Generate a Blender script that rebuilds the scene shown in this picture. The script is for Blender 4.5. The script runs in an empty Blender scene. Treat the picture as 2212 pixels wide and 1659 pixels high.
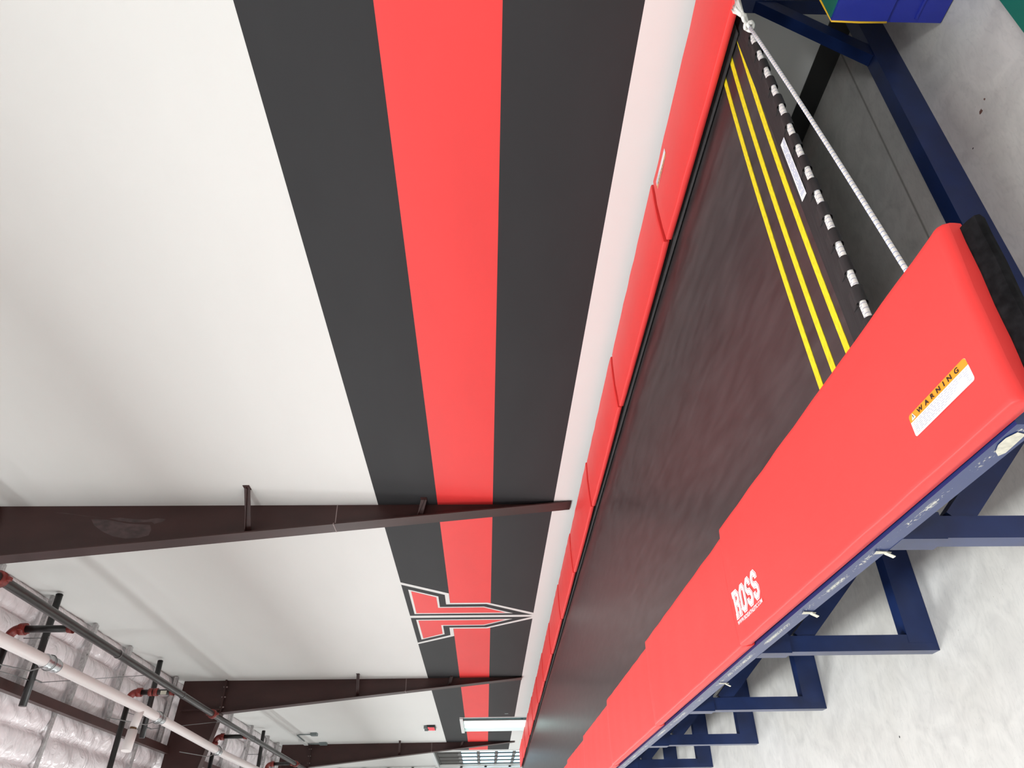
import bpy, bmesh, math, random
from mathutils import Vector, Matrix
random.seed(7)
S = bpy.context.scene
COL = S.collection
PI = math.pi

# ------------------------------------------------------------------ camera
F_PX, W_PX = 1569.5, 2212.0
yaw, pitch, roll = [math.radians(a) for a in (34.146, 2.038, -0.104)]
CAM_H = 1.604
fw = Vector((math.sin(yaw)*math.cos(pitch), math.cos(yaw)*math.cos(pitch), -math.sin(pitch)))
r0 = Vector((math.cos(yaw), -math.sin(yaw), 0.0))
d0 = fw.cross(r0)
rt = math.cos(roll)*r0 + math.sin(roll)*d0
dn = -math.sin(roll)*r0 + math.cos(roll)*d0
cd = bpy.data.cameras.new('camera')
cd.sensor_fit = 'HORIZONTAL'; cd.sensor_width = 36.0
cd.lens = F_PX/W_PX*36.0
cd.clip_start = 0.02; cd.clip_end = 200
cam = bpy.data.objects.new('camera', cd); COL.objects.link(cam)
M = Matrix.Identity(4)
for i in range(3):
    M[i][0] = dn[i]; M[i][1] = rt[i]; M[i][2] = -fw[i]     # the phone was held sideways: photo right = down
M[0][3], M[1][3], M[2][3] = 0, 0, CAM_H
cam.matrix_world = M
S.camera = cam

# ------------------------------------------------------------------ look, world
S.view_settings.view_transform = 'Standard'
S.view_settings.look = 'None'
S.view_settings.exposure = 0.0
S.view_settings.gamma = 1.0
S.view_settings.use_curve_mapping = False
wd = bpy.data.worlds.new('daylight'); S.world = wd; wd.use_nodes = True
bg = wd.node_tree.nodes['Background']
bg.inputs[0].default_value = (0.80, 0.93, 1.0, 1); bg.inputs[1].default_value = 3.5

# high bay lamps: rows over the open gym floor (energy per lamp)
LAMP_DOWN, LAMP_UP_FILL = 114.0, 76.0  # upward light added to each lamp to brighten ceiling and upper wall
LAMPS = [(x, y) for x in (-1.0, -7.0) for y in (-3.0, 1.2, 5.2, 9.9, 15.9, 20.3, 25.0)]
LAMP_Z = 4.5

# ------------------------------------------------------------------ materials
def srgb(r, g, b):
    f = lambda c: (c/255/12.92 if c/255 <= .04045 else ((c/255+.055)/1.055)**2.4)
    return (f(r), f(g), f(b), 1)
def mat(name, col, rough=.6, metal=0.0, spec=.5, coat=0.0, noise=None, bump=None, coat_rough=.15):
    """noise=(scale, amount, stretch) varies the colour, bump=(scale, strength, stretch, distance)"""
    m = bpy.data.materials.new(name); m.use_nodes = True
    nt = m.node_tree; b = nt.nodes['Principled BSDF']
    b.inputs['Base Color'].default_value = col
    b.inputs['Roughness'].default_value = rough
    b.inputs['Metallic'].default_value = metal
    b.inputs['Specular IOR Level'].default_value = spec
    b.inputs['Coat Weight'].default_value = coat
    b.inputs['Coat Roughness'].default_value = coat_rough
    def coords(stretch):
        g = nt.nodes.new('ShaderNodeNewGeometry')
        mp = nt.nodes.new('ShaderNodeMapping')
        mp.inputs['Scale'].default_value = stretch
        nt.links.new(g.outputs['Position'], mp.inputs['Vector'])
        return mp.outputs['Vector']
    if noise:
        sc, amt, st = noise
        n = nt.nodes.new('ShaderNodeTexNoise'); n.inputs['Scale'].default_value = sc
        n.inputs['Detail'].default_value = 6
        nt.links.new(coords(st), n.inputs['Vector'])
        rp = nt.nodes.new('ShaderNodeValToRGB')
        rp.color_ramp.elements[0].position = .3; rp.color_ramp.elements[1].position = .7
        lo = [max(0, c*(1-amt)) for c in col[:3]]; hi = [min(1, c*(1+amt)) for c in col[:3]]
        rp.color_ramp.elements[0].color = (*lo, 1); rp.color_ramp.elements[1].color = (*hi, 1)
        nt.links.new(n.outputs['Fac'], rp.inputs['Fac'])
        nt.links.new(rp.outputs['Color'], b.inputs['Base Color'])
    if bump:
        sc, stg, st, dist = bump
        n = nt.nodes.new('ShaderNodeTexNoise'); n.inputs['Scale'].default_value = sc
        n.inputs['Detail'].default_value = 4
        nt.links.new(coords(st), n.inputs['Vector'])
        bp = nt.nodes.new('ShaderNodeBump'); bp.inputs['Strength'].default_value = stg
        bp.inputs['Distance'].default_value = dist
        nt.links.new(n.outputs['Fac'], bp.inputs['Height'])
        nt.links.new(bp.outputs['Normal'], b.inputs['Normal'])
    return m
def emis(name, col, st):
    m = bpy.data.materials.new(name); m.use_nodes = True
    b = m.node_tree.nodes['Principled BSDF']
    b.inputs['Base Color'].default_value = col
    b.inputs['Emission Color'].default_value = col; b.inputs['Emission Strength'].default_value = st
    return m
def glass(name, tint, mixf):
    m = bpy.data.materials.new(name); m.use_nodes = True
    nt = m.node_tree; nt.nodes.remove(nt.nodes['Principled BSDF'])
    t = nt.nodes.new('ShaderNodeBsdfTransparent'); t.inputs[0].default_value = tint
    g = nt.nodes.new('ShaderNodeBsdfGlossy'); g.inputs['Roughness'].default_value = .03
    x = nt.nodes.new('ShaderNodeMixShader'); x.inputs[0].default_value = mixf
    nt.links.new(t.outputs[0], x.inputs[1]); nt.links.new(g.outputs[0], x.inputs[2])
    nt.links.new(x.outputs[0], nt.nodes['Material Output'].inputs['Surface'])
    return m
U = (1, 1, 1)
MT = {}
MT['white_wall'] = mat('wall_white_paint', (.80, .81, .785, 1), .55, noise=(2.0, .015, (1, .3, 1)), bump=(180, .06, U, .002))
MT['black_wall'] = mat('wall_black_paint', (.033, .034, .036, 1), .62, spec=.22, noise=(3, .06, (1, .3, 1)), bump=(180, .06, U, .002))
MT['red_wall'] = mat('wall_red_paint', (.87, .050, .048, 1), .5, noise=(3, .03, (1, .3, 1)), bump=(180, .06, U, .002))
MT['rubber'] = mat('black_rubber_base', (.012, .012, .012, 1), .55)
MT['vinyl'] = mat('red_vinyl', (.89, .057, .053, 1), .46, spec=.35, noise=(4, .03, (1, .5, 1)), bump=(14, .10, (1, .35, 1), .01))
MT['velcro'] = mat('black_hook_tape', (.010, .010, .011, 1), .95, spec=.1, noise=(60, .5, U))
MT['bed'] = mat('black_bed_mesh', (.040, .037, .038, 1), .33, spec=.55, noise=(9, .35, (2.2, .45, 1)), bump=(420, .09, U, .001))
MT['hem'] = mat('black_webbing', (.020, .018, .019, 1), .7, noise=(40, .4, (.2, 4, 1)), bump=(300, .4, (.2, 1, 1), .001))
MT['yellow'] = mat('yellow_webbing', (.80, .66, .012, 1), .6, noise=(300, .25, (.15, 1, 1)))
MT['cord'] = mat('white_cord', (.80, .78, .74, 1), .75, noise=(120, .10, U))
MT['blue_frame'] = mat('blue_powder_coat', (.008, .023, .098, 1), .36, spec=.42, coat=.15, noise=(7, .3, U))
MT['tape'] = mat('masking_tape', (.62, .60, .50, 1), .7, noise=(90, .15, U))
MT['mat_blue'] = mat('blue_mat_vinyl', (.018, .030, .300, 1), .35, bump=(9, .25, (1, 1, .6), .02))
MT['mat_green'] = mat('green_mat_vinyl', (.010, .150, .105, 1), .4)
MT['mat_yellow'] = mat('yellow_piping', (.85, .50, .02, 1), .5)
MT['brown'] = mat('brown_primer_steel', (.046, .019, .017, 1), .42, spec=.40, noise=(5, .2, (1, 1, .4)))
MT['scuff'] = mat('rubbed_brown_primer', (.068, .042, .042, 1), .5, noise=(18, .45, (1, 1, .5)))
MT['stain'] = mat('reddish_floor_stain', (.13, .06, .045, 1), .7)
MT['weld'] = mat('pale_weld', (.30, .24, .23, 1), .5)
MT['black_pipe'] = mat('black_steel_pipe', (.010, .009, .009, 1), .4, spec=.5, noise=(20, .4, (1, .1, 1)))
MT['grey_pipe'] = mat('dark_grey_steel_pipe', (.020, .017, .016, 1), .36, spec=.5, noise=(14, .35, (1, .15, 1)))
MT['red_fitting'] = mat('red_pipe_fitting', (.20, .024, .018, 1), .45, noise=(30, .3, U))
MT['white_pvc'] = mat('white_pvc', (.74, .70, .69, 1), .4)
MT['steel_band'] = mat('stainless_band', (.52, .54, .55, 1), .25, metal=.9, bump=(60, .4, (1, 6, 1), .004))
MT['galv'] = mat('galvanised_steel', (.46, .45, .45, 1), .36, metal=.45, noise=(30, .25, U))
MT['wire'] = mat('hanger_wire', (.20, .20, .20, 1), .4, metal=.6)
MT['white_metal'] = mat('white_painted_metal', (.78, .80, .79, 1), .45)
MT['bronze'] = mat('dark_bronze_frame', (.035, .032, .028, 1), .45)
MT['grey_metal'] = mat('grey_green_metal', (.16, .20, .20, 1), .45)
MT['yellow_post'] = mat('yellow_post_paint', (.62, .50, .10, 1), .5)
MT['white_print'] = mat('white_print', (.86, .86, .87, 1), .6)
MT['orange_print'] = mat('orange_print', (.90, .30, .015, 1), .55)
MT['black_print'] = mat('black_print', (.015, .010, .008, 1), .6)
MT['grey_print'] = mat('grey_print', (.42, .42, .50, 1), .6)
MT['blue_print'] = mat('blue_print', (.18, .27, .55, 1), .6)
MT['red_lit'] = emis('red_lit_letters', (1, .02, .03, 1), 5.0)
MT['dark_box'] = mat('dark_plastic', (.02, .02, .02, 1), .5)
MT['glass_door'] = glass('door_glass', (.92, 1.0, .95, 1), .06)
MT['glass_blue'] = glass('overhead_door_glass', (.80, .92, .97, 1), .08)
MT['glass_grey'] = glass('sidelight_glass', (.14, .20, .20, 1), .15)
MT['lens'] = emis('lamp_lens', (1, .98, .95, 1), 4.0)
MT['ground'] = mat('pale_outdoor_paving', (.60, .60, .58, 1), .8)
MT['cork'] = mat('brown_plug', (.16, .09, .04, 1), .7)

def floor_material():
    m = bpy.data.materials.new('polished_concrete'); m.use_nodes = True
    nt = m.node_tree; b = nt.nodes['Principled BSDF']; L = nt.links.new
    g = nt.nodes.new('ShaderNodeNewGeometry')
    def nz(sc, det, dist=0.0, stretch=U):
        mp = nt.nodes.new('ShaderNodeMapping'); mp.inputs['Scale'].default_value = stretch
        L(g.outputs['Position'], mp.inputs['Vector'])
        n = nt.nodes.new('ShaderNodeTexNoise'); n.inputs['Scale'].default_value = sc
        n.inputs['Detail'].default_value = det; n.inputs['Distortion'].default_value = dist
        L(mp.outputs['Vector'], n.inputs['Vector']); return n.outputs['Fac']
    def ramp(fac, p0, c0, p1, c1):
        r = nt.nodes.new('ShaderNodeValToRGB'); e = r.color_ramp.elements
        e[0].position, e[0].color, e[1].position, e[1].color = p0, c0, p1, c1
        L(fac, r.inputs['Fac']); return r.outputs['Color']
    def mix(a, c, fac, mode='MULTIPLY'):
        x = nt.nodes.new('ShaderNodeMix'); x.data_type = 'RGBA'; x.blend_type = mode
        x.inputs[0].default_value = fac
        L(a, x.inputs[6]); L(c, x.inputs[7]); return x.outputs[2]
    base = ramp(nz(1.3, 6, .8), .25, (.56, .55, .51, 1), .75, (.70, .70, .68, 1))
    mott = ramp(nz(7, 8, 1.2), .28, (.77, .77, .78, 1), .60, (1, 1, 1, 1))
    trow = ramp(nz(16, 7, 2.0, (1.0, 2.6, 1)), .22, (.80, .81, .82, 1), .52, (1, 1, 1, 1))
    speck = ramp(nz(150, 2), .24, (.45, .42, .38, 1), .29, (1, 1, 1, 1))
    c = mix(base, mott, .7); c = mix(c, trow, .6); c = mix(c, speck, .6)
    # saw-cut control joint across the slab at y = 1.836
    sx = nt.nodes.new('ShaderNodeSeparateXYZ'); L(g.outputs['Position'], sx.inputs[0])
    a1 = nt.nodes.new('ShaderNodeMath'); a1.operation = 'SUBTRACT'; a1.inputs[1].default_value = 1.836
    L(sx.outputs['Y'], a1.inputs[0])
    a2 = nt.nodes.new('ShaderNodeMath'); a2.operation = 'ABSOLUTE'; L(a1.outputs[0], a2.inputs[0])
    jl = ramp(a2.outputs[0], .002, (.35, .34, .32, 1), .006, (1, 1, 1, 1))
    c = mix(c, jl, .9)
    L(c, b.inputs['Base Color'])
    rr = nt.nodes.new('ShaderNodeMapRange'); rr.inputs[3].default_value = .30; rr.inputs[4].default_value = .55
    L(nz(5, 5), rr.inputs[0]); L(rr.outputs[0], b.inputs['Roughness'])
    return m
MT['floor'] = floor_material()

def insulation_material():
    m = bpy.data.materials.new('white_vinyl_insulation'); m.use_nodes = True
    nt = m.node_tree; b = nt.nodes['Principled BSDF']; L = nt.links.new
    b.inputs['Base Color'].default_value = (.74, .685, .70, 1)
    b.inputs['Roughness'].default_value = .20
    b.inputs['Specular IOR Level'].default_value = .6
    g = nt.nodes.new('ShaderNodeNewGeometry')
    mp = nt.nodes.new('ShaderNodeMapping'); mp.inputs['Scale'].default_value = (1.0, 1.5, 1)
    L(g.outputs['Position'], mp.inputs['Vector'])
    n = nt.nodes.new('ShaderNodeTexNoise'); n.inputs['Scale'].default_value = 3.2
    n.inputs['Detail'].default_value = 3; n.inputs['Distortion'].default_value = 2.2
    L(mp.outputs['Vector'], n.inputs['Vector'])
    bp = nt.nodes.new('ShaderNodeBump'); bp.inputs['Strength'].default_value = .55; bp.inputs['Distance'].default_value = .05
    L(n.outputs['Fac'], bp.inputs['Height']); L(bp.outputs['Normal'], b.inputs['Normal'])
    return m
MT['insul'] = insulation_material()

def rail_material():
    """blue coat rubbed through to pale primer in a ragged line along the middle of the rail's side"""
    m = mat('scuffed_blue_rail', (.010, .030, .135, 1), .34, spec=.5, coat=.2)
    nt = m.node_tree; b = nt.nodes['Principled BSDF']; L = nt.links.new
    g = nt.nodes.new('ShaderNodeNewGeometry'); sx = nt.nodes.new('ShaderNodeSeparateXYZ')
    L(g.outputs['Position'], sx.inputs[0])
    mr = nt.nodes.new('ShaderNodeMath'); mr.operation = 'SUBTRACT'; mr.inputs[1].default_value = .667
    L(sx.outputs['Z'], mr.inputs[0])
    ab = nt.nodes.new('ShaderNodeMath'); ab.operation = 'ABSOLUTE'; L(mr.outputs[0], ab.inputs[0])
    bd = nt.nodes.new('ShaderNodeMapRange'); bd.inputs[1].default_value = .002; bd.inputs[2].default_value = .009
    bd.inputs[3].default_value = 1; bd.inputs[4].default_value = 0
    L(ab.outputs[0], bd.inputs[0])
    mp = nt.nodes.new('ShaderNodeMapping'); mp.inputs['Scale'].default_value = (1, .35, 1)
    L(g.outputs['Position'], mp.inputs['Vector'])
    n = nt.nodes.new('ShaderNodeTexNoise'); n.inputs['Scale'].default_value = 260; n.inputs['Detail'].default_value = 3
    L(mp.outputs['Vector'], n.inputs['Vector'])
    n2 = nt.nodes.new('ShaderNodeTexNoise'); n2.inputs['Scale'].default_value = 7; L(g.outputs['Position'], n2.inputs['Vector'])
    ad = nt.nodes.new('ShaderNodeMath'); ad.operation = 'ADD'; L(n.outputs['Fac'], ad.inputs[0]); L(n2.outputs['Fac'], ad.inputs[1])
    th = nt.nodes.new('ShaderNodeMapRange'); th.inputs[1].default_value = 1.03; th.inputs[2].default_value = 1.13
    L(ad.outputs[0], th.inputs[0])
    mu = nt.nodes.new('ShaderNodeMath'); mu.operation = 'MULTIPLY'; L(th.outputs[0], mu.inputs[0]); L(bd.outputs[0], mu.inputs[1])
    sn = nt.nodes.new('ShaderNodeSeparateXYZ'); L(g.outputs['Normal'], sn.inputs[0])
    lt = nt.nodes.new('ShaderNodeMath'); lt.operation = 'LESS_THAN'; lt.inputs[1].default_value = -.5; L(sn.outputs['X'], lt.inputs[0])
    m2 = nt.nodes.new('ShaderNodeMath'); m2.operation = 'MULTIPLY'; L(mu.outputs[0], m2.inputs[0]); L(lt.outputs[0], m2.inputs[1])
    x = nt.nodes.new('ShaderNodeMix'); x.data_type = 'RGBA'
    x.inputs[6].default_value = (.010, .030, .135, 1); x.inputs[7].default_value = (.55, .55, .48, 1)
    L(m2.outputs[0], x.inputs[0]); L(x.outputs[2], b.inputs['Base Color'])
    return m
MT['rail'] = rail_material()

# ------------------------------------------------------------------ mesh helpers
ORG = {}                                    # world origin of each object
class MB:
    """collects shapes in world coordinates and links them as ONE mesh object"""
    def __init__(s): s.bm = bmesh.new(); s.mi = 0
    def face(s, pts):
        vs = [s.bm.verts.new(p) for p in pts]
        f = s.bm.faces.new(vs); f.material_index = s.mi; return f
    def hexa(s, b, t):
        """b, t: four bottom and four top corners, counter-clockwise seen from the top"""
        v = [s.bm.verts.new(p) for p in list(b)+list(t)]
        for q in ((3, 2, 1, 0), (4, 5, 6, 7), (0, 1, 5, 4), (1, 2, 6, 5), (2, 3, 7, 6), (3, 0, 4, 7)):
            f = s.bm.faces.new([v[i] for i in q]); f.material_index = s.mi
        return s
    def box(s, x0, x1, y0, y1, z0, z1):
        return s.hexa([(x0, y0, z0), (x1, y0, z0), (x1, y1, z0), (x0, y1, z0)],
                      [(x0, y0, z1), (x1, y0, z1), (x1, y1, z1), (x0, y1, z1)])
    def bar(s, a, b, w, h, up=(0, 0, 1)):
        """rectangular bar from a to b, w across, h along 'up'"""
        a, b = Vector(a), Vector(b); d = (b-a).normalized(); u = Vector(up)
        u = (u-d*u.dot(d)).normalized(); sd = d.cross(u)
        c = [(-w/2, -h/2), (w/2, -h/2), (w/2, h/2), (-w/2, h/2)]
        return s.hexa([a+sd*x+u*y for x, y in c][::-1], [b+sd*x+u*y for x, y in c][::-1])
    def tube(s, path, r, n=16, cap=True, radii=None):
        path = [Vector(p) for p in path]; rings = []
        prev = None
        for i, p in enumerate(path):
            if i == 0: t = path[1]-path[0]
            elif i == len(path)-1: t = path[-1]-path[-2]
            else: t = (path[i+1]-path[i]).normalized()+(path[i]-path[i-1]).normalized()
            t.normalize()
            u = prev if prev is not None else (Vector((0, 0, 1)) if abs(t.z) < .9 else Vector((1, 0, 0)))
            u = (u-t*u.dot(t)).normalized(); prev = u; v = t.cross(u)
            rr = radii[i] if radii else r
            rings.append([s.bm.verts.new(p+u*rr*math.cos(2*PI*k/n)+v*rr*math.sin(2*PI*k/n)) for k in range(n)])
        for a, b in zip(rings, rings[1:]):
            for k in range(n):
                f = s.bm.faces.new((a[k], a[(k+1) % n], b[(k+1) % n], b[k])); f.smooth = True; f.material_index = s.mi
        if cap:
            for rg in (rings[0][::-1], rings[-1]):
                f = s.bm.faces.new(rg); f.material_index = s.mi
        return s
    def sweep(s, prof, ys, fn):
        """closed cross-section prof [(x,z)] carried along the list ys; fn(x,z,y)->point"""
        rings = [[s.bm.verts.new(fn(x, z, y)) for x, z in prof] for y in ys]; n = len(prof)
        for a, b in zip(rings, rings[1:]):
            for k in range(n):
                f = s.bm.faces.new((a[k], b[k], b[(k+1) % n], a[(k+1) % n])); f.smooth = True; f.material_index = s.mi
        s.bm.faces.new(rings[0]).material_index = s.mi; s.bm.faces.new(rings[-1][::-1]).material_index = s.mi
        return s
    def build(s, name, mats, parent=None, bevel=0, smooth_angle=None, fix=True):
        if bevel:
            es = [e for e in s.bm.edges if len(e.link_faces) == 2 and e.calc_face_angle(0) > .6]
            bmesh.ops.bevel(s.bm, geom=es, offset=bevel, segments=2, profile=.6, affect='EDGES', clamp_overlap=True)
        if fix: bmesh.ops.recalc_face_normals(s.bm, faces=s.bm.faces)
        if parent is not None: o = ORG[parent]
        else:
            zs = [v.co for v in s.bm.verts]
            o = Vector(((min(c.x for c in zs)+max(c.x for c in zs))/2, (min(c.y for c in zs)+max(c.y for c in zs))/2, min(c.z for c in zs)))
        for v in s.bm.verts: v.co -= o
        me = bpy.data.meshes.new(name); s.bm.to_mesh(me); s.bm.free()
        for m in (mats if isinstance(mats, (list, tuple)) else [mats]): me.materials.append(m)
        ob = bpy.data.objects.new(name, me); COL.objects.link(ob)
        if parent is not None: ob.parent = parent
        else: ob.location = o
        ORG[ob] = o
        return ob
def tag(o, label=None, cat=None, group=None, kind=None):
    for k, v in (('label', label), ('category', cat), ('group', group), ('kind', kind)):
        if v: o[k] = v
    return o
def thing(name, label, cat, loc, group=None):
    e = bpy.data.objects.new(name, None); COL.objects.link(e); e.location = loc; e.empty_display_size = .1
    ORG[e] = Vector(loc); return tag(e, label, cat, group)
def struct(o): o['kind'] = 'structure'; return o
def text_verts(txt, size, spacing=1.0, shear=0.0, bold=0.0):
    cu = bpy.data.curves.new('t', 'FONT'); cu.body = txt; cu.size = size; cu.space_character = spacing
    cu.shear = shear; cu.offset = bold; cu.resolution_u = 3
    ob = bpy.data.objects.new('t', cu); COL.objects.link(ob)
    dg = bpy.context.evaluated_depsgraph_get(); dg.update()
    me = bpy.data.meshes.new_from_object(ob.evaluated_get(dg))
    V = [v.co.copy() for v in me.vertices]; P = [list(p.vertices) for p in me.polygons]
    bpy.data.objects.remove(ob); bpy.data.curves.remove(cu); bpy.data.meshes.remove(me)
    return V, P
def add_text(mb, txt, box, frame, lift=0.0, **kw):
    """lettering stretched into box (x0,x1,y0,y1) of the plane frame(x,y)->point"""
    V, P = text_verts(txt, 1.0, **kw)
    ax0, ax1 = min(v.x for v in V), max(v.x for v in V); ay0, ay1 = min(v.y for v in V), max(v.y for v in V)
    x0, x1, y0, y1 = box
    vs = [mb.bm.verts.new(frame(x0+(v.x-ax0)/(ax1-ax0)*(x1-x0), y0+(v.y-ay0)/(ay1-ay0)*(y1-y0), lift)) for v in V]
    for p in P:
        try:
            f = mb.bm.faces.new([vs[i] for i in p]); f.material_index = mb.mi
        except ValueError: pass
def sticker(mb, poly, frame, lift):
    mb.face([frame(x, y, lift) for x, y in poly])
def rrect(x0, x1, y0, y1, r, n=4):
    out = []
    for cx, cy, a in ((x1-r, y1-r, 0), (x0+r, y1-r, 90), (x0+r, y0+r, 180), (x1-r, y0+r, 270)):
        for k in range(n+1):
            t = math.radians(a+90*k/n); out.append((cx+r*math.cos(t), cy+r*math.sin(t)))
    return out
def stroke(mb, pts, w, frame, lift, closed=False, cap=.5):
    """flat mitred ribbon of width w along pts"""
    P = [Vector(p) for p in pts]; n = len(P); L, R = [], []
    for i in range(n):
        a = P[i-1] if (i > 0 or closed) else None; b = P[(i+1) % n] if (i < n-1 or closed) else None
        d1 = (P[i]-a).normalized() if a is not None else None; d2 = (b-P[i]).normalized() if b is not None else None
        d1 = d1 if d1 is not None else d2; d2 = d2 if d2 is not None else d1
        n1 = Vector((-d1.y, d1.x)); n2 = Vector((-d2.y, d2.x)); m = (n1+n2).normalized()
        k = w/2/max(.35, m.dot(n1)); p = P[i].copy()
        if not closed and i == 0: p -= d1*w*cap
        if not closed and i == n-1: p += d2*w*cap
        L.append(p+m*k); R.append(p-m*k)
    for i in range(n if closed else n-1):
        j = (i+1) % n
        mb.face([frame(q.x, q.y, lift) for q in (L[i], L[j], R[j], R[i])])

# ------------------------------------------------------------------ the room
WX = 3.07                                    # wall plane
ZB = [0, .932, 1.537, 2.083, 2.670, 8.4]     # paint bands
band = ['white_wall', 'black_wall', 'red_wall', 'black_wall', 'white_wall']
DOOR = (18.28, 20.20, 2.13); GATE = (23.70, 26.95, 3.12)
YB = [-7, DOOR[0], DOOR[1], 23.50, GATE[0], GATE[1], 30.0]
def roof_z(x): return 7.14 + .06*(WX-x)
mb = MB(); mats = ['white_wall', 'black_wall', 'red_wall']
for a, b in zip(YB, YB[1:]):
    for k in range(5):
        z0, z1 = ZB[k], ZB[k+1]
        if a == DOOR[0] and z0 < DOOR[2]: z0 = max(z0, DOOR[2])
        if a == GATE[0] and z0 < GATE[2]: z0 = max(z0, GATE[2])
        if z1 <= z0: continue
        mb.mi = mats.index(band[k]) if a < 23.4 else 0
        mb.box(WX, WX+.06, a, b, z0, z1)
wall = struct(mb.build('wall_right', [MT[m] for m in mats]))
# painted emblem on the wall
def wf(y, z, lift=0): return (WX-.0012-lift, y, z)
C = 10.402
mb = MB()
A = [(-1.455, 2.670), (-1.01, 2.086), (-.612, 2.086), (-.612, 1.578), (-.137, .932)]
B = [(-1.368, 2.670), (-.955, 2.141), (-.553, 2.141), (-.553, 1.595), (-.048, .942), (-.053, 2.670)]
c1 = [(-1.185, 2.598), (-.90, 2.228), (-.448, 2.230), (-.448, 1.628), (-.133, 1.219), (-.137, 2.600)]
c2 = [(-1.12, 2.566), (-.865, 2.256), (-.412, 2.256), (-.412, 1.632), (-.170, 1.325), (-.178, 2.571)]
mb.mi = 0; mb.face([wf(C+y, z) for y, z in A+[(-y, z) for y, z in A[::-1]]])
for sg in (1, -1):
    for mi, poly, lf in ((1, B, .0012), (0, c1, .0024), (2, c2, .0036)):
        mb.mi = mi; mb.face([wf(C+sg*y, z, lf) for y, z in (poly if sg == 1 else poly[::-1])])
em = mb.build('emblem', [MT['white_wall'], MT['black_wall'], MT['red_wall']], wall, fix=False)
em['label'] = 'painted red, black and white split blade emblem'
for f in em.data.polygons: pass
# baseboard
mb = MB(); mb.box(WX-.008, WX, -7, DOOR[0], 0, .105)
struct(mb.build('baseboard_right', MT['rubber']))
mb = MB(); mb.box(-13, WX+.16, -7, 30, -.12, 0); flo = struct(mb.build('floor', MT['floor']))
for cx, cy, r, mt in ((2.026, 1.409, .011, 'stain'), (2.045, 1.375, .006, 'stain'), (2.53, 1.60, .008, 'dark_box'), (1.96, 1.50, .004, 'dark_box'), (1.15, 2.35, .005, 'dark_box'), (.42, 3.05, .005, 'dark_box')):
    m = MB(); m.face([(cx+r*random.uniform(.5, 1.1)*math.cos(t), cy+r*random.uniform(.5, 1.1)*math.sin(t), .0006) for t in [2*PI*k/9 for k in range(9)]])
    m.build('floor_stain', MT[mt], flo, fix=False)
mb = MB(); mb.box(-13, WX+.16, 30, 30.15, 0, 8.4); struct(mb.build('wall_far', MT['white_wall']))
mb = MB(); mb.box(-13.15, -13, -7, 30, 0, 8.4); struct(mb.build('wall_left', MT['white_wall']))
mb = MB(); mb.box(-13, WX+.16, -7.15, -7, 0, 8.4); struct(mb.build('wall_back', MT['white_wall']))

# ceiling: pillowy vinyl-faced insulation blankets with seams running along the hall
def pillow(x, y):
    u = (WX-x)/.36; s = abs(math.sin(PI*u))**.55
    bay = (y-8.19)/1.21; t = abs(math.sin(PI*bay))**.35
    w = .022*math.sin(9.1*x+3.7*math.sin(2.3*y))*math.sin(5.3*y+2*math.sin(4.1*x)) + .012*math.sin(21*y+5*math.sin(7*x))*math.sin(13*x)
    return .085*s*(.35+.65*t) + w*s
mb = MB()
xs = [WX-.045*i for i in range(116)]+[-2.6, -5, -8, -13]
ys = [-7, -3, 0, 3, 5]+[6+.045*i for i in range(356)]+[23, 25, 27, 30]
grid = [[mb.bm.verts.new((x, y, roof_z(x)+.10-(pillow(x, y) if x > -2.2 and 5.9 < y < 22.1 else .05))) for y in ys] for x in xs]
for i in range(len(xs)-1):
    for j in range(len(ys)-1):
        f = mb.bm.faces.new((grid[i][j], grid[i][j+1], grid[i+1][j+1], grid[i+1][j])); f.smooth = True
ceil = struct(mb.build('ceiling', MT['insul'], fix=False))
mb = MB(); mb.hexa([(-13.2, -7.2, roof_z(-13.2)+.22), (3.3, -7.2, roof_z(3.3)+.22), (3.3, 30.2, roof_z(3.3)+.22), (-13.2, 30.2, roof_z(-13.2)+.22)],
                   [(-13.2, -7.2, roof_z(-13.2)+.30), (3.3, -7.2, roof_z(3.3)+.30), (3.3, 30.2, roof_z(3.3)+.30), (-13.2, 30.2, roof_z(-13.2)+.30)])
struct(mb.build('trim_1', MT['galv']))

# ---- exit door: glazed double door with a narrow dark sidelight
fr = MB()
y0, y1, zt = DOOR
for a, b in ((y0, y0+.05), (y0+.40, y0+.46), (y1-.03, y1+.001)): fr.box(WX-.012, WX+.065 if a != y0+.40 else WX+.02, a, b, 0, zt)
fr.box(WX-.045, WX+.065, y0-.03, y1+.03, zt, zt+.075)
dr = struct(fr.build('door_1', MT['white_metal']))
g = MB(); g.box(WX-.004, WX+.004, y0+.46, y1-.03, .02, zt); g.build('glass', MT['glass_door'], dr)
g = MB(); g.box(WX-.002, WX+.006, y0+.05, y0+.40, .02, zt); g.build('sidelight', MT['glass_grey'], dr)

# ---- glazed overhead door: three glass sections under a solid dark one
fr = MB()
y0, y1, zt = GATE
zs = [0.0, .74, 1.275, 1.82, 2.38, 3.10]
for z in zs: fr.box(WX+.02, WX+.07, y0, y1, max(0, z-.045), min(zt, z+.045))
for k in range(5):
    yy = y0+(y1-y0)*k/4
    fr.box(WX+.03, WX+.06, max(y0, yy-.035), min(y1, yy+.035), 0, zt)
gt = struct(fr.build('door_2', MT['bronze']))
for k in range(4):
    g = MB(); g.box(WX+.043, WX+.048, y0+.02, y1-.02, zs[k]+.045, zs[k+1]-.045); g.build('glass_section', MT['glass_blue'], gt)
g = MB(); g.box(WX+.04, WX+.055, y0+.02, y1-.02, zs[4]+.045, zs[5]); g.build('solid_section', MT['bronze'], gt)
for z in zs[1:5]:
    for yy in (y0+.8, y0+1.6, y0+2.4):
        h = MB(); h.box(WX-.005, WX+.022, yy-.04, yy+.04, z-.06, z+.06); h.build('hinge', MT['galv'], gt, bevel=.008)
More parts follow.
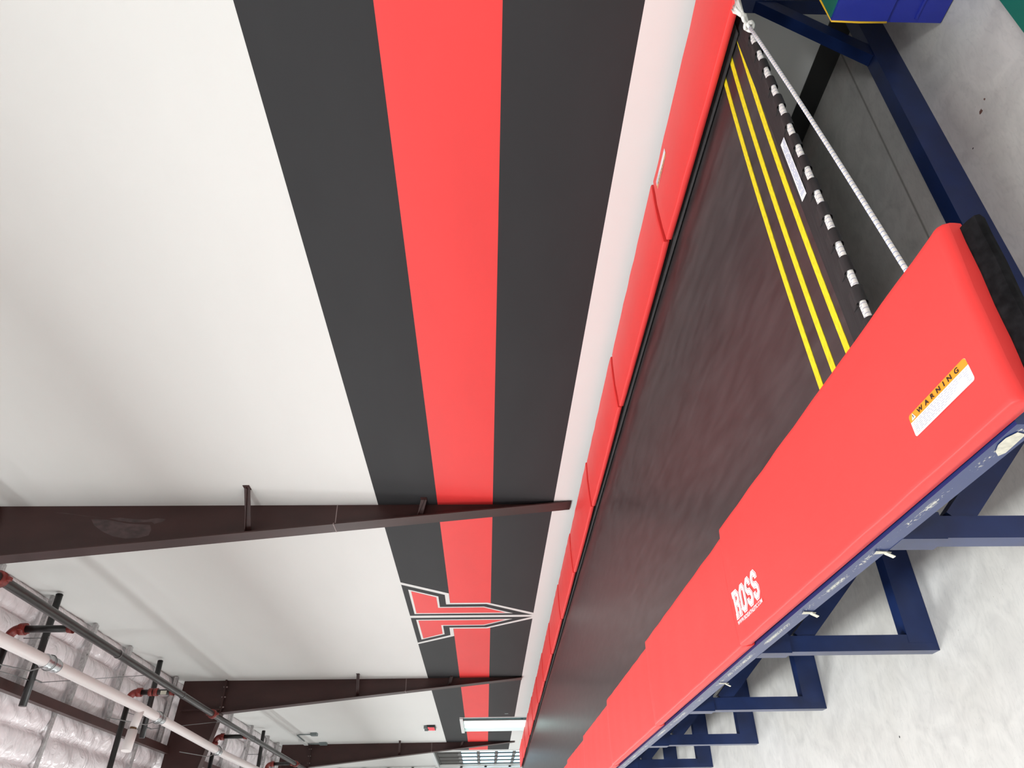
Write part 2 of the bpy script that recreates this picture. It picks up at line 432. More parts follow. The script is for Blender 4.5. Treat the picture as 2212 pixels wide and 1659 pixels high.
h = MB()
h.box(WX-.02, WX+.02, y0-.14, y0-.02, 0, 3.35); h.build('jamb', MT['white_metal'], gt)
h = MB(); h.box(WX-.06, WX, y0-.14, y1+.14, zt, zt+.10); h.build('header', MT['white_metal'], gt)
h = MB()
for dx in (0, .07): h.box(WX-.14+dx, WX-.10+dx, y1+.04, y1+.08, 0, 6.4)
for k in range(8): h.box(WX-.14, WX-.03, y1+.04, y1+.30, .8+.8*k-.04, .8+.8*k+.04)
h.box(WX-.14, WX-.10, y1+.26, y1+.30, 0, 6.4)
h.build('lift_track', MT['white_metal'], gt)
mb = MB(); mb.box(WX-.02, WX, 27.35, 29.9, 2.9, 6.6); t2 = mb.build('trim_2', MT['bronze']); struct(t2)
mb = MB(); mb.box(3.23, 12, 10, 34, -.12, -.02); tag(struct(mb.build('trim_3', MT['ground'])))
mb = MB(); mb.tube([(2.9, 27.5, 0), (2.9, 27.5, .74)], .035, 14); mb.tube([(2.9, 27.5, .74), (2.9, 27.5, .76)], .035, 14, radii=[.035, .015])
tag(mb.build('bollard', MT['yellow_post']), 'yellow round guard post standing at the glazed overhead door', 'post')

# ------------------------------------------------------------------ steel frames
def flange_x(z): return 3.068-.0979*(z-.76)     # inner flange line of the tapered columns
def column(Y, label, ztop, low, braces):
    root = thing('steel_column', label, 'column', (WX-.2, Y, .4), 'tapered steel columns')
    m = MB()
    zz = [low+(ztop-low)*k/12 for k in range(13)]
    for a, b in zip(zz, zz[1:]):
        m.hexa([(flange_x(a), Y-.006, a), (WX+.01, Y-.006, a), (WX+.01, Y+.006, a), (flange_x(a), Y+.006, a)],
               [(flange_x(b), Y-.006, b), (WX+.01, Y-.006, b), (WX+.01, Y+.006, b), (flange_x(b), Y+.006, b)])
    m.build('web', MT['brown'], root)
    m = MB()
    m.hexa([(flange_x(low)-.012, Y-.095, low), (flange_x(low), Y-.095, low), (flange_x(low), Y+.095, low), (flange_x(low)-.012, Y+.095, low)],
           [(flange_x(ztop)-.012, Y-.095, ztop), (flange_x(ztop), Y-.095, ztop), (flange_x(ztop), Y+.095, ztop), (flange_x(ztop)-.012, Y+.095, ztop)])
    m.build('flange', MT['brown'], root, bevel=.002)
    m = MB()
    x = flange_x(3.07)
    m.box(x, WX, Y-.0085, Y+.0085, 3.066, 3.074); m.box(x-.0145, x+.002, Y-.096, Y+.096, 3.064, 3.072)
    sm = m.build('weld_seam', MT['weld'], root); sm['label'] = 'pale weld line across the column'
    for z, ya in braces:
        m = MB(); xf = flange_x(z+.04)
        m.bar((WX, Y-ya, z), (xf+.03, Y-.03, z+.04), .008, .055); m.bar((WX, Y-ya-.006, z), (xf+.03, Y-.036, z+.065), .05, .008)
        m.box(WX-.006, WX, Y-ya-.05, Y-ya+.04, z-.03, z+.03)
        m.build('fly_brace', MT['brown'], root)
    return root
col1 = column(6.67, 'dark brown tapered steel column rising nearest the camera', 6.32, .76, [(3.845, .404), (2.21, .13)])
m = MB()
for poly in ([(2.932, 5.416), (2.867, 5.367), (2.802, 5.269), (2.754, 5.157), (2.732, 5.034), (2.737, 4.917), (2.763, 4.826), (2.821, 4.816), (2.87, 4.839), (2.878, 4.95), (2.885, 5.06), (2.905, 5.16), (2.925, 5.26)],
             [(2.901, 4.832), (2.880, 4.80), (2.901, 4.732), (2.926, 4.699), (2.94, 4.792), (2.924, 4.887), (2.93, 5.009), (2.947, 5.143), (2.94, 5.25), (2.915, 5.15), (2.895, 5.0)],
             [(3.003, 5.796), (2.997, 5.665), (2.963, 5.496), (2.948, 5.282), (2.956, 5.414), (2.974, 5.538)]):
    m.face([(x, 6.6628, z) for x, z in poly])
o = m.build('scuff', MT['scuff'], col1, fix=False); o['label'] = 'pale rubbed smear on the column web'
col2 = column(14.25, 'dark brown tapered steel column just past the wall emblem', 6.32, .93, [(3.90, .404), (2.23, .13)])
col3 = column(22.0, 'dark brown tapered steel column beside the glazed overhead door', 6.32, .80, [(3.90, .404), (2.23, .13)])
def rafter(Y, label):
    root = thing('steel_rafter', label, 'rafter', (1.0, Y, 6.4), 'roof rafters')
    m = MB(); P = [(2.53, 6.335), (-.2, 6.98), (-6.5, 7.20)]
    T = lambda x: roof_z(x)-.03
    m.hexa([(2.53, Y-.006, 6.335), (WX+.01, Y-.006, 6.335), (WX+.01, Y+.006, 6.335), (2.53, Y+.006, 6.335)],
           [(2.53, Y-.006, T(2.53)), (WX+.01, Y-.006, T(WX)), (WX+.01, Y+.006, T(WX)), (2.53, Y+.006, T(2.53))])
    for (xa, za), (xb, zb) in zip(P, P[1:]):
        m.hexa([(xb, Y-.006, zb), (xa, Y-.006, za), (xa, Y+.006, za), (xb, Y+.006, zb)],
               [(xb, Y-.006, T(xb)), (xa, Y-.006, T(xa)), (xa, Y+.006, T(xa)), (xb, Y+.006, T(xb))])
    m.build('web', MT['brown'], root)
    m = MB()
    for (xa, za), (xb, zb) in zip(P, P[1:]):
        m.hexa([(xb, Y-.095, zb-.012), (xa, Y-.095, za-.012), (xa, Y+.095, za-.012), (xb, Y+.095, zb-.012)],
               [(xb, Y-.095, zb), (xa, Y-.095, za), (xa, Y+.095, za), (xb, Y+.095, zb)])
    m.build('flange', MT['brown'], root)
    m = MB(); m.box(2.50, WX, Y-.085, Y+.085, 6.322, 6.348); m.build('cap_plate', MT['brown'], root)
    m = MB()
    m.box(2.55, 2.575, Y-.095, Y+.095, 6.35, 7.05); m.build('stiffener', MT['brown'], root)
    for k in range(4):
        b = MB(); xx = 2.44+.17*k; b.tube([(xx, Y-.05, 6.30), (xx, Y-.05, 6.37)], .014, 6); b.build('bolt', MT['weld'], root)
rafter(6.67, 'brown steel rafter on the nearest tapered column')
rafter(14.25, 'brown steel rafter on the column just past the wall emblem')
rafter(22.0, 'brown steel rafter on the column beside the overhead door')

# galvanised channels up the roof slope
purl = [(7.0, 'between the nearest column and the near capped black pipe'), (8.19, 'first channel past the nearest column'),
        (9.38, 'beside the near capped black pipe'), (10.60, 'second channel past the near capped black pipe'),
        (11.81, 'just before the second capped black pipe'), (13.00, 'behind the second capped black pipe'),
        (13.86, 'tight against the middle rafter'), (14.75, 'first channel past the middle rafter'),
        (16.0, 'second channel past the middle rafter'), (17.3, 'third channel past the middle rafter'),
        (18.95, 'beside the far capped black pipe'), (20.5, 'second from the far column'), (21.55, 'tight against the far rafter')]
for y, tx in purl:
    root = thing('roof_channel', 'galvanised roof channel '+tx, 'roof channel', (2.5, y, 7.0), 'galvanised roof channels')
    m = MB(); za = lambda x: roof_z(x)-.01
    w = .055
    m.hexa([(1.93, y-w, za(1.93)-.035), (3.06, y-w, za(3.06)-.035), (3.06, y+w, za(3.06)-.035), (1.93, y+w, za(1.93)-.035)],
           [(1.93, y-w, za(1.93)), (3.06, y-w, za(3.06)), (3.06, y+w, za(3.06)), (1.93, y+w, za(1.93))])
    m.build('channel', MT['galv'], root)
    m = MB()
    m.hexa([(1.93, y-w-.006, za(1.93)-.06), (3.06, y-w-.006, za(3.06)-.06), (3.06, y-w+.006, za(3.06)-.06), (1.93, y-w+.006, za(1.93)-.06)],
           [(1.93, y-w-.006, za(1.93)), (3.06, y-w-.006, za(3.06)), (3.06, y-w+.006, za(3.06)), (1.93, y-w+.006, za(1.93))])
    m.build('lip', MT['galv'], root)
    for x in (2.3, 2.65):
        m = MB(); m.tube([(x, y-.01, za(x)-.034), (x, y-.01, za(x)-.040)], .016, 10); m.build('clip', MT['dark_box'], root)
for y, a, b, tx in ((10.42, 1.88, .4, 'narrow pale batten on the ceiling beyond the brown eave beam, nearer one'), (13.1, 1.88, .4, 'narrow pale batten on the ceiling beyond the brown eave beam, farther one')):
    m = MB(); m.hexa([(b, y-.03, roof_z(b)-.02), (a, y-.03, roof_z(a)-.02), (a, y+.03, roof_z(a)-.02), (b, y+.03, roof_z(b)-.02)],
                     [(b, y-.03, roof_z(b)+.01), (a, y-.03, roof_z(a)+.01), (a, y+.03, roof_z(a)+.01), (b, y+.03, roof_z(b)+.01)])
    tag(m.build('ceiling_batten', MT['galv']), tx, 'batten', 'ceiling battens')
for a, b, tx in ((6.78, 14.14, 'brown beam along the ceiling between the nearest and middle rafters'), (14.36, 21.9, 'brown beam along the ceiling between the middle and far rafters')):
    m = MB(); m.box(1.86, 1.97, a, b, 7.07, 7.16)
    tag(m.build('eave_beam', MT['brown'], bevel=.004), tx, 'beam', 'brown ceiling beams')

# ------------------------------------------------------------------ pipes under the roof
def sub(path, y0, y1):
    pass
main = thing('sprinkler_main', 'long dark grey sprinkler main pipe hung along the wall below the ceiling', 'pipe', (2.19, 12, 5.8))
mz = lambda y: 5.765+.018*(min(y, 13)-6.3)
mpath = [(2.19, y, mz(y)) for y in (4.0, 6.2, 8, 10.5, 13, 16, 19, 22.5)]
m = MB(); m.tube(mpath, .044, 20); m.build('pipe', MT['grey_pipe'], main)
def coupling(y, par):
    c = MB(); z = mz(y)
    c.tube([(2.19, y-.045, z), (2.19, y-.035, z), (2.19, y+.035, z), (2.19, y+.045, z)], .06, 18, radii=[.05, .066, .066, .05])
    c.box(2.175, 2.205, y-.02, y+.02, z+.06, z+.095); c.box(2.175, 2.205, y-.02, y+.02, z-.095, z-.06)
    o = c.build('coupling', MT['red_fitting'], par); o['label'] = 'red grooved pipe coupling'
    b = MB(); b.tube([(2.19, y-.07, z+.08), (2.19, y+.07, z+.08)], .008, 8); b.build('bolt', MT['wire'], o)
for y in (6.22, 12.45, 18.5): coupling(y, main)
for y in (8.75, 11.0, 14.9):
    c = MB(); z = mz(y)
    c.tube([(2.19, y-.008, z), (2.19, y+.008, z)], .050, 18); c.build('clamp', MT['wire'], main)
def arc(c, r, a0, a1, n, fx):
    return [fx(c[0]+r*math.cos(a0+(a1-a0)*k/n), c[1]+r*math.sin(a0+(a1-a0)*k/n)) for k in range(n+1)]
def branch(y, label, zt, xe, name='branch_line', tag_white=False):
    root = thing('sprinkler_branch', label, 'pipe', (2.0, y, mz(y)), 'sprinkler branch lines')
    z0 = mz(y)
    m = MB(); m.tube([(2.19, y, z0+.052), (2.19, y, zt-.10)], .036, 16); m.build('riser', MT['black_pipe'], root)
    m = MB(); m.tube([(2.19, y, z0+.0445), (2.19, y, z0+.10)], .05, 14, radii=[.05, .042]); m.build('outlet', MT['red_fitting'], root)
    m = MB()
    m.tube([(2.19, y, zt-.14)]+[(2.19-.09+.09*math.cos(t), y, zt-.09+.09*math.sin(t)) for t in [PI/2*k/6 for k in range(7)]]+[(2.05, y, zt)], .046, 16)
    m.tube([(2.19, y, zt-.15), (2.19, y, zt-.09)], .060, 16); m.tube([(2.10, y, zt), (2.04, y, zt)], .060, 16)
    m.box(2.165, 2.215, y-.085, y+.085, zt-.145, zt-.105); m.box(2.05, 2.09, y-.085, y+.085, zt-.02, zt+.02)
    e = m.build('elbow', MT['red_fitting'], root); e['label'] = 'red elbow fitting'
    m = MB(); m.tube([(2.06, y, zt), (xe, y, zt+.05*(2.06-xe)*.5)], .036, 16); m.build('line', MT['black_pipe'], root)
    if tag_white:
        m = MB(); m.tube([(2.19, y, 6.11), (2.19, y, 6.16)], .052, 14); m.tube([(2.19, y, 6.18), (2.19, y, 6.23)], .052, 14); m.build('coupling', MT['red_fitting'], root)
        m = MB(); m.box(2.150, 2.2, y-.0385, y-.0365, 5.98, 6.06); m.build('paper_tag', MT['tape'], root)
branch(7.72, 'sprinkler branch with a red elbow, nearest of the row', 6.46, .3)
branch(10.80, 'sprinkler branch with a red elbow and paper tag before the middle rafter', 6.48, -.9, tag_white=True)
branch(14.62, 'sprinkler branch with a red elbow just past the middle rafter', 6.48, .2)
branch(18.45, 'sprinkler branch with a red elbow, farthest of the row', 6.50, .2)
for y, z, a, b, tx in ((9.2, 6.95, 1.73, 3.03, 'short black capped pipe across the ceiling, nearest of three'), (12.5, 6.9, 1.87, 3.01, 'short black capped pipe across the ceiling before the middle rafter'), (19.3, 6.93, 1.6, 3.0, 'short black capped pipe across the ceiling, farthest of three')):
    root = thing('capped_pipe', tx, 'pipe', (2.4, y, z-.05), 'short black ceiling pipes')
    m = MB(); m.tube([(a, y, z), (b, y, z)], .042, 16); m.build('pipe', MT['black_pipe'], root)
    m = MB(); m.tube([(b, y, z), (b+.012, y, z)], .043, 16, radii=[.045, .034]); m.build('end_cap', MT['black_pipe'], root)
    m = MB(); m.tube([(2.02, y, z-.044), (2.02, y+.14, z-.05)], .010, 8); m.tube([(2.02, y+.14, z-.05), (2.19, y+.6, mz(y+.6)+.05)], .004, 6)
    m.tube([(a+.28, y, z), (a+.28, y-.5, z+.1)], .005, 6); m.build('hanger_wire', MT['wire'], root)
    m = MB()
    m.tube([(2.5, y, z+.04), (2.5, y, roof_z(2.5)+.05)], .006, 6); m.tube([(2.5, y-.012, z), (2.5, y+.012, z)], .046, 16)
    m.build('hanger', MT['wire'], root)
# white drain pipe with steel band couplings
wp = thing('white_drain_pipe', 'long white plastic drain pipe with steel bands hung below the ceiling', 'pipe', (1.71, 12, 5.6))
wz = lambda y: 5.63 + (.045*max(0, y-9.2) if y < 13.2 else .18)
m = MB(); m.tube([(1.71, y, wz(y)) for y in (4.0, 7, 9.2, 11, 13.2, 17, 22)], .053, 22); m.build('pipe', MT['white_pvc'], wp)
for y in (7.14, 9.92, 12.72):
    z = wz(y); c = MB()
    rr = []; pp = []
    for k in range(15):
        pp.append((1.71, y-.12+.24*k/14, wz(y-.12+.24*k/14))); rr.append(.064 if k % 7 in (1, 2, 4, 5) else .059)
    c.tube(pp, .06, 20, radii=rr); c.build('band_coupling', MT['steel_band'], wp)
    c = MB(); c.tube([(1.71, y-.03, z-.06), (1.66, y-.10, z-.02), (1.60, y-.2, z+.05), (1.62, y-.6, z+.35)], .006, 6)
    c.tube([(1.71+.07*math.cos(t), y-.02, z+.07*math.sin(t)) for t in [2*PI*k/16 for k in range(17)]], .005, 6, cap=False)
    c.build('hanger_wire', MT['wire'], wp)
m = MB(); ty = 9.30; tz = wz(ty)
m.tube([(1.71, ty, tz), (1.50, ty-.03, tz+.02)], .046, 18)
m.build('tee', MT['white_pvc'], wp)
m = MB(); m.tube([(1.50, ty-.03, tz+.02), (1.465, ty-.035, tz+.02)], .036, 12); m.build('plug', MT['cork'], wp)
m = MB(); m.tube([(1.47, ty-.03, tz+.02), (1.25, ty-.07, tz+.02)], .055, 18); m.build('branch_sleeve', MT['white_pvc'], wp)

# ------------------------------------------------------------------ wall fixtures
ex = thing('exit_sign', 'red lit exit sign on the white wall above the bright door', 'sign', (WX, 19.5, 2.83))
m = MB(); m.box(WX-.05, WX, 19.22, 19.72, 2.83, 3.02); m.build('housing', MT['dark_box'], ex, bevel=.006)
m = MB(); add_text(m, 'EXIT', (-19.69, -19.25, 2.855, 2.995), lambda x, z, l: (WX-.0515-l, -x, z), bold=.02); m.build('letters', MT['red_lit'], ex)
for yy in (19.32, 19.62):
    m = MB(); m.box(WX-.07, WX-.01, yy-.05, yy+.05, 3.02, 3.10); m.build('lamp_head', MT['grey_metal'], ex, bevel=.01)
jb = thing('junction_box', 'grey junction box with conduit high on the wall by the far rafter', 'box', (WX, 21.4, 6.3))
m = MB(); m.box(WX-.06, WX, 21.0, 21.75, 6.36, 6.46); m.build('box', MT['white_metal'], jb, bevel=.006)
m = MB(); m.tube([(WX-.03, 21.2, 6.36), (WX-.03, 20.25, 6.34), (WX-.03, 20.15, 6.25), (WX-.03, 20.15, 5.98)], .014, 8); m.build('conduit', MT['grey_metal'], jb)
m = MB(); m.box(WX-.06, WX, 20.05, 20.25, 5.82, 5.98); m.build('outlet', MT['grey_metal'], jb, bevel=.006)
m = MB(); m.tube([(WX-.03, 21.7, 6.36), (WX-.03, 21.7, 6.05)], .014, 8); m.box(WX-.06, WX, 21.6, 21.8, 5.86, 6.05); m.build('cable_drop', MT['grey_metal'], jb)
m = MB(); m.box(WX-.012, WX, 17.80, 17.88, 1.09, 1.17)
tag(m.build('wall_outlet', MT['grey_metal'], bevel=.003), 'small outlet plate on the lower black stripe near the bright door', 'outlet')

# ------------------------------------------------------------------ tumbling track
def dxn(y): return -.007*max(0, y-2.5)
def dxf(y): return -.017*max(0, y-3.5)
TY0, TY1 = .985, 20.60
XN, XF = .630, 3.052            # outer faces of the two rails
tr = thing('tumbling_track', 'long black tumbling trampoline on a navy blue steel frame along the wall', 'trampoline', (1.8, 2.0, 0))
yy = [1.05, 1.5, 2.5, 3.5, 6, 9, 12, 15, 18, 20.6]
def rail(x0, x1, dx, name, mt):
    m = MB()
    prof = [(x0, .640), (x1, .640), (x1, .688), (x0, .688)]
    m.sweep(prof, yy, lambda x, z, y: (x+dx(y), y, z))
    o = m.build(name, mt, tr, bevel=.0035)
    for p in o.data.polygons: p.use_smooth = False
    return o
rn = rail(XN, XN+.06, dxn, 'rail', MT['rail'])
rf = rail(XF-.06, XF, dxf, 'rail', MT['blue_frame'])
m = MB()
m.box(XN+.06, XF-.06, 1.06, 1.11, .60, .64)
# residue and tape scraps on the aisle rail
def scrap(pts, name, mt=MT['tape'], lift=.0015):
    s_ = MB(); s_.face([(XN-lift+dxn(y), y, z) for y, z in pts]); s_.build(name, mt, rn, fix=False)
m.bm.free()
scrap([(1.082, .652), (1.075, .672), (1.095, .681), (1.12, .680), (1.145, .670), (1.162, .655), (1.15, .648), (1.115, .650)], 'sticker_residue')
for yb, sc_ in ((2.125, 1.0), (1.643, .8), (3.05, .7)):
    s_ = MB(); x = XN-.003+dxn(yb)
    s_.hexa([(x-.001, yb-.006*sc_, .632), (x, yb-.006*sc_, .632), (x, yb+.004*sc_, .631), (x-.001, yb+.004*sc_, .631)],
            [(x-.001, yb-.014*sc_, .672), (x, yb-.014*sc_, .672), (x, yb+.010*sc_, .669), (x-.001, yb+.010*sc_, .669)])
    s_.hexa([(x-.012, yb-.007*sc_, .626), (x-.010, yb-.007*sc_, .626), (x-.010, yb+.008*sc_, .627), (x-.012, yb+.008*sc_, .627)],
            [(x-.002, yb-.007*sc_, .646), (x, yb-.007*sc_, .646), (x, yb+.008*sc_, .646), (x-.002, yb+.008*sc_, .646)])
    o = s_.build('tape_scrap', MT['tape'], rn); o['label'] = 'torn pale tape scrap'
# trestles
def trestle(k):
    y = 1.57+1.033*k; xn, xf = XN+dxn(y), XF+dxf(y); w = .055
    t = bpy.data.objects.new('trestle', None); COL.objects.link(t); t.parent = tr; t.location = Vector((xn, y, 0))-ORG[tr]
    ORG[t] = Vector((xn, y, 0)); t.empty_display_size = .1
    for sx, x in ((1, xn), (-1, xf)):
        m = MB(); a, b = sorted((x+sx*.004, x+sx*(.004+w))); m.box(a, b, y, y+w, .0, .62); m.build('leg', MT['blue_frame'], t, bevel=.003)
        m = MB(); a, b = sorted((x-sx*.001, x+sx*.066)); m.box(a, b, y-.007, y+w+.007, .533, .641); m.build('sleeve', MT['blue_frame'], t, bevel=.003)
        m = MB(); k_ = .05 if sx > 0 else .02; m.bar((x+sx*k_, y+w/2, .485), (x+sx*(k_+.40), y+w/2, .085), .046, .058, (sx*.7, 0, .7)); m.build('brace', MT['blue_frame'], t, bevel=.002)
    m = MB(); m.box(xn+.03, xf-.03, y-.001, y+w+.001, 0.001, .103); m.build('base_beam', MT['blue_frame'], t, bevel=.003)
for k in range(19): trestle(k)
# bed
BZ = .672
m = MB()
def bow(x, y):
    t = max(0, 1-(y-1.4)/3)
    return .010*t*(1-((x-1.85)/.8)**2)
def yedge(x): return 1.408+.040*(x-1.85)
xsb = [1.0+.055*k for k in range(31)]
ysb = [0, .02, .06, .12, .25, .5, 1, 1.7, 2.6, 4, 6, 8, 10, 12, 14, 16, 18, 19.1]
def bedpt(x, y, z=BZ):
    u = (x-1.0)/1.65; return (1.0+dxn(y)+u*(1.65-dxn(y)+dxf(y)), y, z)
G = [[m.bm.verts.new(bedpt(x, yedge(x)+s*(1 if s > 3 else 1), BZ-.006*math.sin(PI*(x-1)/1.65)*min(1, s/2))) for s in ysb] for x in xsb]
for i in range(len(xsb)-1):
    for j in range(len(ysb)-1):
        f = m.bm.faces.new((G[i][j], G[i+1][j], G[i+1][j+1], G[i][j+1])); f.smooth = True
bm_ = m.bm; r_ = bmesh.ops.extrude_face_region(bm_, geom=bm_.faces[:])
for v in [g_ for g_ in r_['geom'] if isinstance(g_, bmesh.types.BMVert)]: v.co.z -= .006
bed = m.build('bed', MT['bed'], tr)
m = MB()
for i in range(len(xsb)-1):
    a, b = xsb[i], xsb[i+1]
    m.hexa([(a, yedge(a)-.012, BZ-.006), (b, yedge(b)-.012, BZ-.006), (b, yedge(b)+.055, BZ-.001), (a, yedge(a)+.055, BZ-.001)],
           [(a, yedge(a)-.012, BZ+.001), (b, yedge(b)-.012, BZ+.001), (b, yedge(b)+.055, BZ+.003), (a, yedge(a)+.055, BZ+.003)])
m.build('hem', MT['hem'], bed)
for yc in (1.487, 1.576, 1.662):
    m = MB()
    for i in range(len(xsb)-1):
        q = []
        for x, dy in ((xsb[i], -.0125), (xsb[i+1], -.0125), (xsb[i+1], .0125), (xsb[i], .0125)):
            q.append((x, yc+dy+.022*(1-((x-1.85)/.8)**2)-.012+.006*(x-1.85), BZ+.0015))
        m.hexa([(x, y, z-.003) for x, y, z in q], q)
    o = m.build('webbing_stripe', MT['yellow'], bed)
# care label on the hem
m = MB()
def lf(u, v, l=0):        # u along x, v across
    x = 1.625+.270*u; return (x, yedge(x)+.008+.030*v, BZ+.0045+l)
m.mi = 0; sticker(m, [(0, 1.1), (.0, .0), (1, .0), (1.0, 1.0)], lf, 0)
m.mi = 1
for r in range(4):
    x = .05
    while x < .9:
        w = random.uniform(.05, .16); sticker(m, [(x, .16+.2*r), (x+w, .16+.2*r), (x+w, .21+.2*r), (x, .21+.2*r)], lf, .0006); x += w+.02
o = m.build('care_label', [MT['white_print'], MT['blue_print']], bed, fix=False); o['label'] = 'white printed care label'
# black strips added under the pads, standing in for the dark gap there
for a, b, dx, za, zb in ((XN+.062, 1.015, dxn, .682, .678), (2.548, XF-.08, dxf, .679, .690)):
    m = MB(); m.sweep([(a, za), (b, zb), (b, zb+.002), (a, za+.002)], [1.46, 3, 6, 9, 12, 15, 18, 20.6], lambda x, z, y: (x+dx(y), y, z))
    m.build('gap_shade_strip', MT['hem'], tr)
# lacing cord through black loops along the free end
def cy(x): return yedge(x)-.024
m = MB()
for dy, dz in ((-.0065, .002), (.0065, -.002)):
    m.tube([(x, cy(x)+dy, BZ-.004+dz) for x in xsb if 1.03 < x < 2.56], .0072, 10)
lc = m.build('lacing_cord', MT['cord'], bed)
m = MB()
x = 1.04
while x < 2.54:
    for dy, dz in ((-.0065, .002), (.0065, -.002)):
        m.tube([(x, cy(x)+dy, BZ-.004+dz), (x+.0025, cy(x)+dy, BZ-.004+dz)], .0075, 10)
    x += .0165
m.build('tracer_thread', MT['grey_print'], lc)
x = 1.085
while x < 2.52:
    m = MB(); a, b = x-.027, x+.027
    ring = [(.0, .0)]
    prof = [(.0155*math.cos(t), .0145*math.sin(t)) for t in [2*PI*k/14 for k in range(14)]]
    R = [[m.bm.verts.new((xx, cy(xx)+py, BZ-.004+pz)) for py, pz in prof] for xx in (a, b)]
    for k in range(14):
        f = m.bm.faces.new((R[0][k], R[0][(k+1) % 14], R[1][(k+1) % 14], R[1][k])); f.smooth = True
    m.hexa([(a, cy(a)+.006, BZ-.016), (b-.012, cy(b)+.006, BZ-.016), (b-.012, cy(b)+.034, BZ-.010), (a, cy(a)+.034, BZ-.010)],
           [(a, cy(a)+.006, BZ+.007), (b, cy(b)+.006, BZ+.007), (b, cy(b)+.034, BZ+.003), (a, cy(a)+.034, BZ+.003)])
    m.build('webbing_loop', MT['hem'], bed)
    x += .1055

# ------------------------------------------------------------------ frame pads
ORD = ['first', 'second', 'third', 'fourth', 'fifth', 'sixth', 'seventh', 'eighth', 'ninth', 'tenth', 'eleventh', 'twelfth', 'thirteenth']
def pad(k, near):
    y0 = (TY0 if not near else .957) if k == 0 else (1.005 if near else 1.030)+1.505*k; y1 = (2.502 if near else 2.521)+1.505*k
    if near: xo, xi, dx, zz = .633, 1.024, dxn, .733
    else: xo, xi, dx, zz = 2.978, 2.562, dxf, .728
    s = 1 if near else -1
    th = .044 if near else .030
    def P(u, w, y):           # u 0 outer .. 1 inner, w 0 bottom .. 1 top
        t = (y-y0)/(y1-y0)
        bulge = .012*max(0, math.sin(PI*t))**.6-.004
        tilt = .002+.011*t if near else .007-.008*t
        if not near: tilt += .010*(1-u)
        x = xo+(xi-xo)*u
        x += (.020*t*u if near else s*bulge*max(0, (u-.5)*2))
        crown = .006*math.sin(PI*min(max(u, 0), 1))
        end = min(t*(y1-y0), (1-t)*(y1-y0)); rnd = 0
        if end < .012: rnd = .25*(.012-end)
        if near and k == 0 and t < .5 and end < .02: rnd = .02-math.sqrt(max(0, .0004-(.02-end)**2))
        wave = .0016*math.sin(23*y+9*u)*math.sin(8*u+3.1*y+k)
        z = zz-th+w*th+(tilt+crown*w+wave*w-rnd*w)
        if near and k == 0: y += (1.022-x)*.045*(1-t)
        return (x+dx(y), y, z)
    prof = [(.02, 0), (.006, .05), (-.004, .5), (-.004, .90), (-.001, .965), (.006, 1), (.03, 1), (.2, 1), (.4, 1), (.6, 1), (.8, 1), (.97, 1), (.994, 1), (1.001, .965), (1.004, .90), (1.004, .5), (1.0, .05), (.985, 0)]
    ts = [0, .004, .012]+[.02, .028, .036]+[.04+(y1-y0-.06)*i/22 for i in range(0, 22)]+[y1-y0-.012, y1-y0-.004, y1-y0]
    m = MB(); m.sweep(prof, [y0+t for t in ts], lambda u, w, y: P(u, w, y))
    for e in m.bm.edges:
        d = e.verts[1].co-e.verts[0].co
        if len(e.link_faces) == 2 and abs(d.y) > .8*d.length and e.calc_face_angle(0) > .35: e.smooth = False
    if k > 0 and near:        # each pad dips where the pad before it laps over
        for v in m.bm.verts:
            if v.co.y < y0+.022 and v.co.z > zz-th*.4: v.co.z -= .010*((y0+.022-v.co.y)/.022)**1.4
    if near:
        lab = 'red frame pad with white block lettering and orange warning sticker, on the aisle side' if k == 0 else ORD[k]+' red frame pad from the near end on the aisle side, unmarked'
        grp = 'red pads on the aisle side'
    else:
        lab = 'red frame pad with a white sticker, nearest on the wall side' if k == 0 else ORD[k]+' red frame pad from the near end on the wall side, unmarked'
        grp = 'red pads on the wall side'
    root = thing('frame_pad', lab, 'pad', ((xo+xi)/2+dx((y0+y1)/2), (y0+y1)/2, zz-th), grp)
    m.build('cover', MT['vinyl'], root)
    return root, P
def topz(P, x, y, xo, xi, dx): return P((x-dx(y)-xo)/(xi-xo), 1, y)[2]
